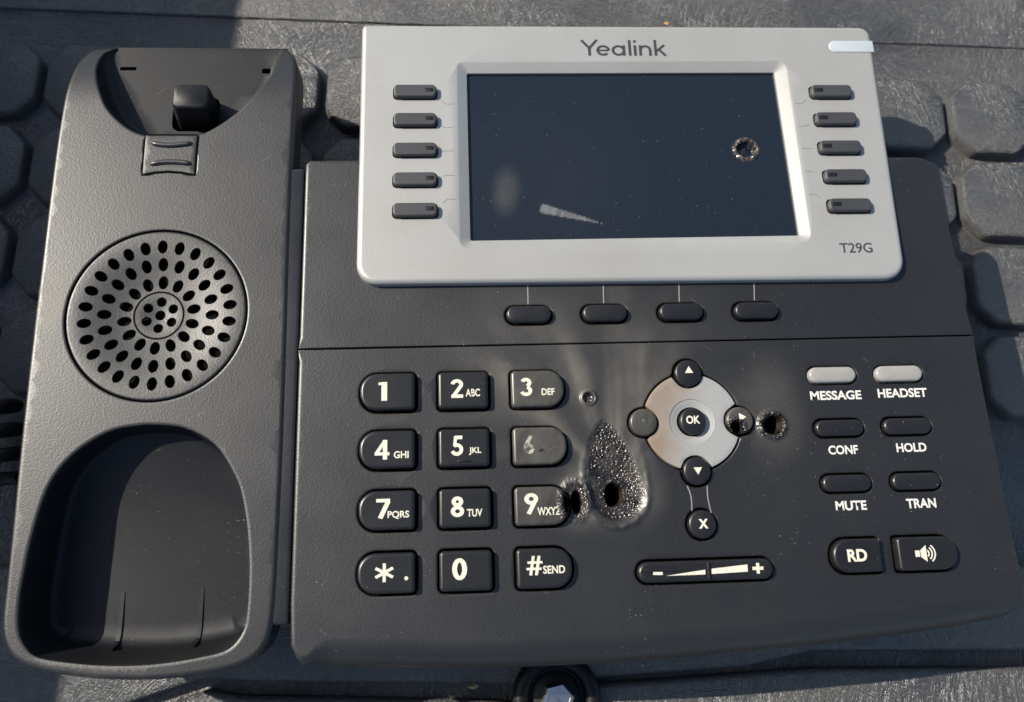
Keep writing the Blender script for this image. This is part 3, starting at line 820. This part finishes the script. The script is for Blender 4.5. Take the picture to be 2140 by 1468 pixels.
# ------------------------------------------------------------------ display head
def zd(x, y): return 2.3-(y-66)*0.046
def DU(px, py): return Uz(px, py, zd)
tl, tr, br, bl = DU(756, 50), DU(1818, 55), DU(1897, 582), DU(743, 594)
def quad_round(q, rads, seg=8):
    """rounded quad from corners tl, tr, br, bl"""
    out = []
    order = [q[1], q[0], q[3], q[2]]; rr = [rads[1], rads[0], rads[3], rads[2]]
    for i in range(4):
        p, c, n_ = order[i-1], order[i], order[(i+1) % 4]; r = rr[i]
        a = r/math.dist(p, c); b = r/math.dist(c, n_)
        s0 = (c[0]+(p[0]-c[0])*a, c[1]+(p[1]-c[1])*a); s1 = (c[0]+(n_[0]-c[0])*b, c[1]+(n_[1]-c[1])*b)
        for k in range(seg+1):
            t = k/seg; w1 = 2*t*(1-t)*0.83; w0 = (1-t)**2; w2 = t*t; s_ = w0+w1+w2
            out.append(tuple((w0*s0[j]+w1*c[j]+w2*s1[j])/s_ for j in range(2)))
    return ccw(out)
hl = resample(quad_round((tl, tr, br, bl), (1.6, 3.6, 6.0, 6.0)), 2.5)
ytop = tl[1]
hr = [1.4]*len(hl)
op = quad_round((DU(954, 130), DU(1643, 127), DU(1698, 506), DU(960, 520)), (2.0, 3.0, 3.0, 3.0), 6)
GZ = -2.1
def zg(x, y): return zd(x, y)+GZ
def GU_(px, py): return Uz(px, py, zg)
ip = quad_round((GU_(975, 157), GU_(1616, 155), GU_(1668, 495), GU_(983, 506)), (.6, .6, .6, .6), 6)
LKL = [DU(868, y) for y in (195, 254, 316, 378, 442)]; LKR = [DU(x, y) for x, y in ((1734, 195), (1744, 252), (1753, 311), (1764, 371), (1773, 432))]
LW, LH = 11.6, 3.75
lk_holes = [rrect(x, y, LW+0.7, LH+0.7, 1.3, 4) for x, y in LKL+LKR]
led = [DU(1765, 85), DU(1822, 85)]
lx0, ly0 = DU(1733, 98); lx1 = DU(1824, 98)[0]; lh = DU(1780, 86)[1]-DU(1780, 110)[1]
m = MB()
R = roll_rings(hl, hr, zd, 7.0, 6); m.loft(R); m.cap(R[-1])
m.sheet([p[:2] for p in R[0]], [op]+lk_holes, zd, [(-32, 60, 125, 150, 6.0)], sup=0.3)
for h in lk_holes: m.loft([Z3(ccw(h), zd), [(x, y, zd(x, y)-2.5) for x, y in ccw(h)]])
mid = [((a[0]*.25+b[0]*.75), (a[1]*.25+b[1]*.75)) for a, b in zip(op, ip)]
m.loft([Z3(op, zd), [(x, y, zd(x, y)-0.12) for x, y in [((a[0]*.9+b[0]*.1), (a[1]*.9+b[1]*.1)) for a, b in zip(op, ip)]], [(x, y, zd(x, y)-1.35) for x, y in ip], [(x, y, zd(x, y)-2.6) for x, y in ip]])
head = m.build('display_frame', M_silver, phone, sharp=40)
# glass
BURN = GU_(1558, 313)
SMG = GU_(1058, 400)
mk0, mk1 = GU_(1130, 436), GU_(1258, 468)
def zglass(x, y):
    z = zg(x, y)
    r = math.dist((x, y), BURN)
    if r < 7:
        _a = math.atan2(y-BURN[1], x-BURN[0]); wob = 1+0.20*noise.noise(Vector((math.cos(_a)*1.6, math.sin(_a)*1.6, 4)))
        q = r/wob
        z += 0.62*math.exp(-((q-3.0)/0.6)**2)*(0.8+1.2*noise.noise(Vector((x*0.9, y*0.9, 8))))-1.4*sstep(2.7, 1.9, q)
        z += 0.6*math.exp(-(q/1.3)**2)+0.12*sstep(4, 2.6, q)*noise.noise(Vector((x*3.5, y*3.5, 2)))
    return z
def burn(x, y):
    r = math.dist((x, y), BURN); return sstep(1.0, 0.3, abs(r-3.05)/1.0)*max(0.0, 0.7+0.9*noise.noise(Vector((x*1.6, y*1.6, 0))))
def haze(x, y):
    a = (x-SMG[0])/4.6; b = (y-SMG[1])/8.5
    return 0.75*sstep(1.15, 0.3, math.hypot(a-0.12*b, b))+0.10*sstep(40, 5, math.hypot(x-SMG[0]-12, (y-SMG[1])))
def mark(x, y):
    L = math.dist(mk0, mk1); ux, uy = (mk1[0]-mk0[0])/L, (mk1[1]-mk0[1])/L
    t = ((x-mk0[0])*ux+(y-mk0[1])*uy)/L; n_ = -(x-mk0[0])*uy+(y-mk0[1])*ux
    if t < 0 or t > 1: return 0.0
    return sstep(1.0, 0.75, abs(n_-0.1)/(1.55*(1-t)**0.8+0.02))
m = MB()
m.sheet(offset(ip, 0.05), [], zglass, [(-2, 74, 92, 130, 2.5, lambda x, y: math.dist((x, y), BURN) < 5 or (x < 45 and y < 105)),
        (-2, 74, 45, 105, 0.45), (BURN[0]-5, BURN[1]-5, BURN[0]+5, BURN[1]+5, 0.22, lambda x, y: math.dist((x, y), BURN) >= 5)])
scr = m.build('screen', M_glass, phone, sharp=0, attr={'haze': haze, 'mark': mark, 'burn': burn})
scr['label'] = 'dark dusty display glass with a small burnt hole'
# indicator lamp at the corner
m = MB()
ll = rrect((lx0+lx1)/2, ly0, lx1-lx0+0.3, lh, (lh*.48, .3, .3, lh*.48), 6)
R = roll_rings(ll, 0.25, lambda x, y: zd(x, y)+0.22-2.6*sstep(115.2, 119.5, x)*0.0, 0.6, 3); m.loft(R); m.cap(R[0])
m.build('indicator_lamp', M_led, head)
# line keys
for side, LK in ((1, LKL), (-1, LKR)):
    for x, y in LK:
        z0 = zd(x, y)
        k = key('line_key', rrect(x, y, LW, LH, 1.25, 5), z0+1.5, M_linekey, bev=0.45, z0=z0-2, dome=0.0)
        m = MB(); ex = x+side*(LW/2-2.0); m.box(ex-1.3, ex+1.3, y-0.55, y+0.75, z0+1.3, z0+1.53, 0.12); m.build('light_window', M_smooth, k)
# leader hairlines, logo, model number
for pp in ([(921, 208), (931, 218), (947, 218)], [(922, 264), (930, 267), (947, 267)], [(923, 316), (949, 316)], [(925, 371), (933, 367), (951, 367)], [(926, 425), (935, 417), (952, 417)],
           [(1661, 217), (1676, 217), (1684, 209)], [(1668, 264), (1684, 264), (1691, 260)], [(1676, 311), (1698, 311)], [(1683, 359), (1697, 359), (1703, 362)], [(1690, 407), (1706, 407), (1713, 414)]):
    m = MB(); ribbon(m, [DU(*p) for p in pp], 0.16, 0); m.v = [(x, y, zd(x, y)+0.025) for x, y, z in m.v]; m.build('leader_line', M_line, head, sharp=0, merge=0)
m = MB(); x0, x1, y0, y1 = pbox(1213, 84, 1392, 117, zd); h = y1-y0
adv = 0
t = MB()
for ch, wd in (('Y', .74), ('e', .72), ('a', .80), ('l', .25), ('i', .25), ('n', .72), ('k', .6)):
    strokes(ch, adv, 0, 1, 0.135, 0, t); adv += wd
ax = min(v[0] for v in t.v); bx_ = max(v[0] for v in t.v)
m.add([(x0+(v[0]-ax)/(bx_-ax)*(x1-x0), y0+v[1]*h, zd(0, y0+v[1]*h)+0.03+v[2]) for v in t.v], t.f)
m.build('logo_lettering', M_logo, head, sharp=0, merge=0)
lettering('T29G', (1755, 508, 1823, 529), zd, M_logo, head, 0.012, 'model_lettering')

# ------------------------------------------------------------------ handset cradle
ZC = 0.6             # height of the cradle's flat top
ZF = ZC-7.5          # floor of the earpiece recess
YR = U(400, 100, ZF)[1]
Y0 = U(300, 225, ZC)[1]
def zc(x, y):
    s_ = min(1.0, max(0.0, (y-Y0)/(YR-Y0)))
    return ZC-(ZC-ZF)*s_**2.2
def CU(px, py): return Uz(px, py, zc, 14)
outer_px = [(238, 100), (212, 101), (190, 106), (163, 128), (145, 162), (131, 210), (116, 300), (100, 420), (82, 570), (60, 750), (40, 930), (22, 1110), (8, 1240), (2, 1300), (6, 1340), (22, 1372), (52, 1393), (110, 1409), (180, 1418), (260, 1423), (340, 1421), (420, 1412), (490, 1397), (535, 1374), (560, 1340), (572, 1290), (580, 1180), (591, 950), (598, 750), (604, 550), (611, 350), (619, 200), (621, 150), (615, 118), (600, 102)]
notch_px = [(588, 104), (575, 136), (561, 163), (528, 201), (494, 235), (449, 266), (415, 281), (382, 286), (350, 287), (322, 285), (297, 281), (270, 269), (243, 248), (222, 223), (209, 192), (202, 163), (203, 136), (218, 112), (246, 101)]
outp = smooth_loop([CU(*p) for p in outer_px], 4, False)
notp = smooth_loop([CU(*p) for p in notch_px], 4, False)
loop = outp+notp
if area(loop) < 0: raise RuntimeError('orientation')
rad = [1.2]*len(outp)+[0.5]*len(notp)
R = roll_rings(loop, rad, zc, 0.0, 5)[:-1]
no = len(outp)
m = MB()
EAR = U(327, 656, ZC); ER = 0.5*(U(516, 655, ZC)[0]-U(135, 655, ZC)[0])
rec_px = [(286, 891), (315, 889), (373, 893), (418, 910), (456, 939), (489, 993), (505, 1038), (516, 1108), (520, 1191), (516, 1274), (507, 1320), (476, 1357), (414, 1374), (331, 1387), (248, 1391), (166, 1387), (83, 1375), (54, 1353), (39, 1316), (41, 1253), (52, 1191), (66, 1125), (91, 1042), (116, 993), (153, 951), (199, 918), (240, 899)]
rec = ccw(smooth_loop([U(*p, ZC) for p in rec_px], 4))
clip_px = [(305, 284), (414, 284), (411, 310), (407, 366), (380, 361), (352, 359), (325, 361), (298, 366), (301, 325)]
clip = ccw(resample([U(*p, ZC) for p in clip_px], 1.5))
ear_hole = circle(*EAR, ER+0.35, 96)
top_loop = [p[:2] for p in R[0]]
m.sheet(top_loop, [offset(rec, 0.6), ear_hole, offset(clip, 0.45)], zc, [(-145, -50, -35, 155, 3.0)], sup=0.35)
bot_ring = [(x, y) for x, y, z in R[-1][:no]]
def under(d, z): return [(x, y, z) for x, y in offset(bot_ring, -d, False)]
m.loft([r[:no] for r in R]+[[(x, y, z-7) for x, y, z in R[-1][:no]], under(7, -18), under(12, -40)], closed=False)
# rims of the openings
m.loft([Z3(offset(rec, 0.6), ZC), Z3(offset(rec, 0.2), ZC-0.15), Z3(rec, ZC-0.6), Z3(rec, ZC-1.2)])
m.loft([Z3(ear_hole, ZC), Z3(circle(*EAR, ER+0.15, 96), ZC-0.1), Z3(circle(*EAR, ER+0.05, 96), ZC-1.5)])
m.loft([Z3(offset(clip, 0.45), ZC), Z3(offset(clip, 0.3), ZC-0.15), Z3(offset(clip, 0.25), ZC-2)])
nr = [r[no-1:]+[r[0]] for r in R]
m.loft(nr, closed=False)
SCF = U(95, 635, ZC)
cradle = m.build('handset_cradle', M_body, phone, sharp=45, attr={'scuff': lambda x, y: 0.85*sstep(1.0, 0.2, math.hypot((x-SCF[0])/6.5, (y-SCF[1])/10.0))+0.5*sstep(-22, -30, y)*sstep(-70, -110, x)})
# earpiece recess
last = nr[-1]
nnorm = normals([(x, y) for x, y, z in last], False)
dist_in = 2.6
def toward(k, dz):
    out = []
    for (x, y, z), (nx, ny) in zip(last, nnorm):
        f_ = min(1.0, max(0.0, (YR-y)/6.0))
        out.append((x+nx*dist_in*k*f_, min(y+ny*dist_in*k*f_, YR), z+(ZF-z)*dz))
    return out
m = MB()
wall = [last, toward(0.12, 0.35), toward(0.35, 0.7), toward(0.65, 0.92), toward(1.0, 1.0)]
m.loft(wall, closed=False)
fl = ccw([(x, y) for x, y, z in wall[-1]])
HK = U(402, 226, ZF+3)
hook_open = rrect(HK[0], HK[1]-0.2, 12.8, 10.6, 2.2, 5)
s1 = U(259, 144, ZF); s2 = U(557, 149, ZF)
slot1 = rrect(s1[0]+1.2, s1[1], 4.6, 1.1, .4, 3); slot2 = rrect(s2[0], s2[1], 2.6, 1.6, .4, 3)
m.sheet(fl, [hook_open, slot1, slot2], lambda x, y: ZF, [(-130, 90, -45, 160, 4.0)])
for h in (hook_open, slot1, slot2): m.loft([Z3(ccw(h), ZF), Z3(ccw(h), ZF-5)])
m.build('earpiece_recess', M_smooth, cradle, sharp=45)
m = MB(); fx = [p[0] for p in fl]
m.box(min(fx)+4, max(fx)-4, 95, YR-0.6, ZF-20, ZF-5.0, 0.5); m.build('cradle_end_wall', M_dark, cradle)
# mouthpiece recess
RZ = ZC-13.0
ry0, ry1 = min(p[1] for p in rec), max(p[1] for p in rec)
def zfl(x, y):
    t = min(1.0, max(0.0, (y-ry0)/(ry1-ry0))); return RZ+7.0*t**3
def recw(k, dz):
    out = []
    for (x, y), (nx, ny) in zip(rec, normals(rec)):
        f_ = 1.2+2.6*sstep(-0.3, -0.95, ny)
        xx, yy = x-nx*f_*k, y-ny*f_*k; z0 = zfl(xx, yy)
        out.append((xx, yy, z0+dz*(ZC-z0)/14.0))
    return out
WL = [Z3(rec, ZC-1.2), recw(0.45, 5.0), recw(0.6, 2.2), recw(0.85, 0.9), recw(1.3, 0.2), recw(1.9, 0.0)]
m = MB(); m.loft(WL)
fz = WL[-1]
m.sheet([p[:2] for p in fz], [], zfl, [(-145, -50, -35, 40, 2.0)])
fzmap = {(round(x, 3), round(y, 3)): z for x, y, z in fz}
m.v = [(x, y, fzmap.get((round(x, 3), round(y, 3)), z)) for x, y, z in m.v]
m.build('mouthpiece_recess', M_smooth, cradle, sharp=45)
# fins at the foot of the recess
for px_ in (249, 416):
    x, _ = U(px_, 1300, RZ+1.0)
    i_ = min((i for i in range(len(rec)) if normals(rec)[i][1] < -0.5), key=lambda i: abs(WL[-1][i][0]-x))
    path = [(WL[-1][i_][1]+8.0, RZ)]+[(r[i_][1], r[i_][2]) for r in WL[:0:-1]]
    inn = [(path[0][0], RZ+0.3)]+[(p[0]+0.6*q, p[1]+0.4*(1-0.6*q)) for p, q in zip(path[1:], (0.2, 0.4, 0.7, 0.9, 1.0))]
    prof = [(a-0.2, b-0.4) for a, b in path]+inn[::-1]
    m = MB(); m.loft([[(x-0.5, a, b) for a, b in prof], [(x+0.5, a, b) for a, b in prof]])
    n_ = len(path)
    for sx in (-0.5, 0.5):
        m.add([(x+sx, a, b) for a, b in prof], [(k, k+1, 2*n_-2-k, 2*n_-1-k) for k in range(n_-1)])
    m.build('fin', M_smooth, cradle, sharp=20)
# earpiece grille
def zear(x, y):
    r = math.dist((x, y), EAR)/ER
    z = ZC-0.05-1.5*sstep(0.95, 0.27, r)
    if r < 0.27: z = ZC-0.05-1.5-0.5*sstep(0.27, 0.0, r)
    return z
gh = []
for ring, cnt, ph in ((0.80, 26, 0.0), (0.595, 20, 0.02), (0.385, 14, 0.05)):
    for k in range(cnt):
        a = math.radians(90)-ph-2*math.pi*k/cnt
        gh.append(circle(EAR[0]+0.15+ER*ring*math.cos(a), EAR[1]+ER*ring*math.sin(a), ER*0.074, 14, ER*0.052, a))
for k in range(6):
    a = math.radians(87+60*k); gh.append(circle(EAR[0]+0.2+ER*0.16*math.cos(a), EAR[1]+0.1+ER*0.155*math.sin(a), ER*0.052, 12))
gh.append(circle(EAR[0]+0.2, EAR[1]+0.1, ER*0.055, 12))
m = MB()
eo = circle(*EAR, ER-0.25, 96)
R = roll_rings(eo, 0.5, zear, 1.6, 4); m.loft(R)
c1 = [circle(*EAR, ER*q, 48) for q in (0.285, 0.262)]
m.sheet([p[:2] for p in R[0]], [offset(h, 0.12) for h in gh[:60]]+[c1[0]], zear, [(EAR[0]-23, EAR[1]-23, EAR[0]+23, EAR[1]+23, 0.9)], sup=0.25)
m.sheet(c1[1], [offset(h, 0.12) for h in gh[60:]], zear, [(EAR[0]-7, EAR[1]-7, EAR[0]+7, EAR[1]+7, 0.8)])
m.loft([Z3(c1[0], zear), [(x, y, zear(x, y)-0.45) for x, y in circle(*EAR, ER*.273, 48)], Z3(c1[1], zear)])
for h in gh: m.loft([Z3(offset(h, 0.12), zear), [(x, y, zear(x, y)-0.12) for x, y in h], [(x, y, zear(x, y)-0.5) for x, y in h], [(x, y, zear(x, y)-0.9) for x, y in offset(h, 0.35)]])
m.build('earpiece_grille', M_body, cradle, sharp=40)
m = MB(); m.cap(Z3(circle(*EAR, ER-0.5, 48), ZC-5)); m.build('grille_backing', M_dark, cradle)
# clip plate with two ribs
m = MB(); R = roll_rings(clip, 0.3, lambda x, y: ZC+0.3, 3, 3); m.loft(R); m.sheet([p[:2] for p in R[0]], [], lambda x, y: ZC+0.3, [(-100, 80, -60, 130, 1.5)])
cl = m.build('handset_clip', M_body, cradle, sharp=40)
for pp in ([(315, 298), (335, 302), (358, 303), (382, 301), (402, 298)], [(312, 343), (335, 339), (357, 338), (380, 339), (400, 342)]):
    path = smooth_loop([U(*p, ZC+0.6) for p in pp], 4, False)
    m = MB(); nn = normals(path, False); rings = []
    for q, ((x, y), (nx, ny)) in enumerate(zip(path, nn)):
        e = min(q, len(path)-1-q); s_ = 1.0 if e > 1 else (0.75 if e == 1 else 0.3)
        rings.append([(x+nx*0.75*s_*math.cos(a), y+ny*0.75*s_*math.cos(a), ZC+0.2+0.8*s_*math.sin(a)) for a in (math.pi*k/8 for k in range(9))])
    m.loft(rings, closed=False); m.build('rib', M_body, cl, sharp=0)
# hook switch
m = MB()
HT = ZF+9.5
ht = U(398, 200, HT)
def hk(w_, h_, r, z):
    t_ = (z-ZF+4)/(HT-ZF+4)
    return Z3(rrect(HK[0]+(ht[0]-HK[0])*t_, HK[1]+(ht[1]-HK[1])*t_, w_, h_, r, 5), z)
R = [hk(11.2, 8.8, 2.0, ZF-4), hk(10.4, 8.0, 2.0, ZF+4), hk(9.9, 7.4, 1.9, HT-1.1), hk(9.5, 7.0, 1.8, HT-0.4), hk(8.7, 6.2, 1.5, HT)]
m.loft(R); m.cap(R[-1]); m.build('hook_switch', M_smooth, phone, sharp=50)
# strip between the cradle and the keypad
m = MB()
m.box(-52.5, -43.5, U(600, 1306, -0.9)[1], yT-2.5, -12, 0.1, 0.8); m.build('joint_strip', M_body, phone)

# ------------------------------------------------------------------ front of the liner: raised boards, channels and a bolt
yf = U(900, 1446, ZG)[1]
def gl(px, py): return U(px, py, ZG)
ledge('front_board', [gl(-600, 1330), gl(-600, 1180), gl(2900, 1180), gl(2900, 1300), gl(2140, 1362), gl(1700, 1362), gl(1560, 1395), gl(1350, 1410), gl(1100, 1432), gl(520, 1426), gl(420, 1420), gl(240, 1480), gl(-400, 1560)], ZG-6, ZG+0.0, 1.6)
ledge('front_board', [gl(500, 1456), gl(1030, 1466), gl(1080, 1476), gl(1090, 1510), gl(1090, 2100), gl(-700, 2100), gl(-500, 1600), gl(250, 1510), gl(430, 1444)], ZG-6, ZG-0.3, 1.6)
ledge('front_board', [gl(1700, 1398), gl(2140, 1396), gl(2900, 1380), gl(2900, 2100), gl(1100, 2100), gl(1105, 1440), gl(1350, 1424), gl(1560, 1408)], ZG-6, ZG-0.2, 1.6)
bx, by = U(1165, 1462, ZG+4)
bolt = bpy.data.objects.new('bolt', None); col.objects.link(bolt); bolt.location = (bx*MM, by*MM, (G+ZG)*MM)
tag(bolt, 'zinc hex bolt in a black rubber cup below the keypad edge', 'bolt')
m = MB(); R = [Z3(circle(0, 0, q, 48), z) for q, z in ((11.8, -1), (11.8, 2.4), (11.2, 3.6), (10, 4.2), (8.6, 4.0), (7.8, 3.0), (7.4, 0.6), (0.4, 0.5))]
m.loft(R); m.build('rubber_cup', M_smooth, bolt, off=(0, 0, 0), sharp=50)
m = MB(); R = [Z3(circle(0, 0, q, 40), z) for q, z in ((6.6, 0.4), (6.6, 1.6), (6.1, 2.0), (0.5, 2.1))]; m.loft(R); m.build('washer', M_smooth, bolt, off=(0, 0, 0), sharp=40)
m = MB(); R = [Z3(circle(0, 0, q, 6, rot=0.2), z) for q, z in ((4.6, 1.5), (4.6, 5.6), (4.1, 6.2))]; R2 = [Z3(circle(0, 0, q, 6, rot=0.2), z) for q, z in ((4.1, 6.2), (3.4, 6.25), (3.2, 5.95), (.3, 5.9))]
m.loft(R); m.loft(R2); m.build('hex_head', M_zinc, bolt, off=(0, 0, 0), sharp=25)
m = MB()
for pts in (([(-.9, -.9), (.5, -.9), (.5, .9), (-.9, .9)], True), ([(-.2, .9), (-.2, -.2), (1.1, -.2)], False)): ribbon(m, pts[0], .28, 6.0, pts[1])
m.build('head_marking', M_zinc, bolt, off=(0, 0, 0), sharp=0, merge=0)

# coiled handset cord at the left edge
m = MB()
c0 = U(-30, 760, ZG+8); c1_ = U(-6, 1040, ZG+8)
N = 420; turns = 5.6; prev = None; rings = []
for i in range(N):
    t = 0.22+i/(N-1)*0.66; a = 2*math.pi*turns*t
    axv = Vector((c1_[0]-c0[0], c1_[1]-c0[1], 0)); L = axv.length; ax_ = axv/L; sd_ = Vector((-ax_.y, ax_.x, 0))
    def hp(t): 
        a = 2*math.pi*turns*t
        return Vector((c0[0], c0[1], ZG+8.0))+ax_*L*t+sd_*6.2*math.cos(a)+Vector((0, 0, 1))*6.2*math.sin(a)
    p = hp(t); tg = (hp(t+0.001)-p).normalized(); n1 = tg.orthogonal() if prev is None else (prev-tg*prev.dot(tg)); n1.normalize(); prev = n1; n2 = tg.cross(n1)
    rings.append([tuple(p+(n1*math.cos(b)+n2*math.sin(b))*1.9) for b in (2*math.pi*k/10 for k in range(10))])
m.loft(rings)
cord = m.build('coiled_cord', M_smooth, sharp=0)
tag(cord, 'black coiled handset cord beside the left edge of the cradle', 'cord')
# bits of litter
def litter(name, px, py, z, s, mat, label, seed):
    rnd = random.Random(seed); m = MB()
    x, y = U(px, py, z)
    l = [(x+s*(0.6+0.6*rnd.random())*math.cos(a), y+s*0.55*(0.6+0.6*rnd.random())*math.sin(a)) for a in (2*math.pi*k/9 for k in range(9))]
    top = [(a, b, z+s*0.25*(0.4+rnd.random())) for a, b in offset(l, -s*.2)]
    m.loft([Z3(l, z-0.05), top]); m.fan(top, (x, y, z+s*0.45)); o = m.build(name, mat, sharp=30); tag(o, label, 'debris'); return o
litter('leaf_fragment', 1394, 49, zd(60, 141)+0.2-1.2, 1.0, M_chip, 'tiny orange dry leaf fragment on the top edge of the silver frame', 2)
litter('mud_crumb', 990, 1435, ZG+0.05, 1.6, M_chip2, 'small yellowish mud crumb on the liner left of the bolt', 5)
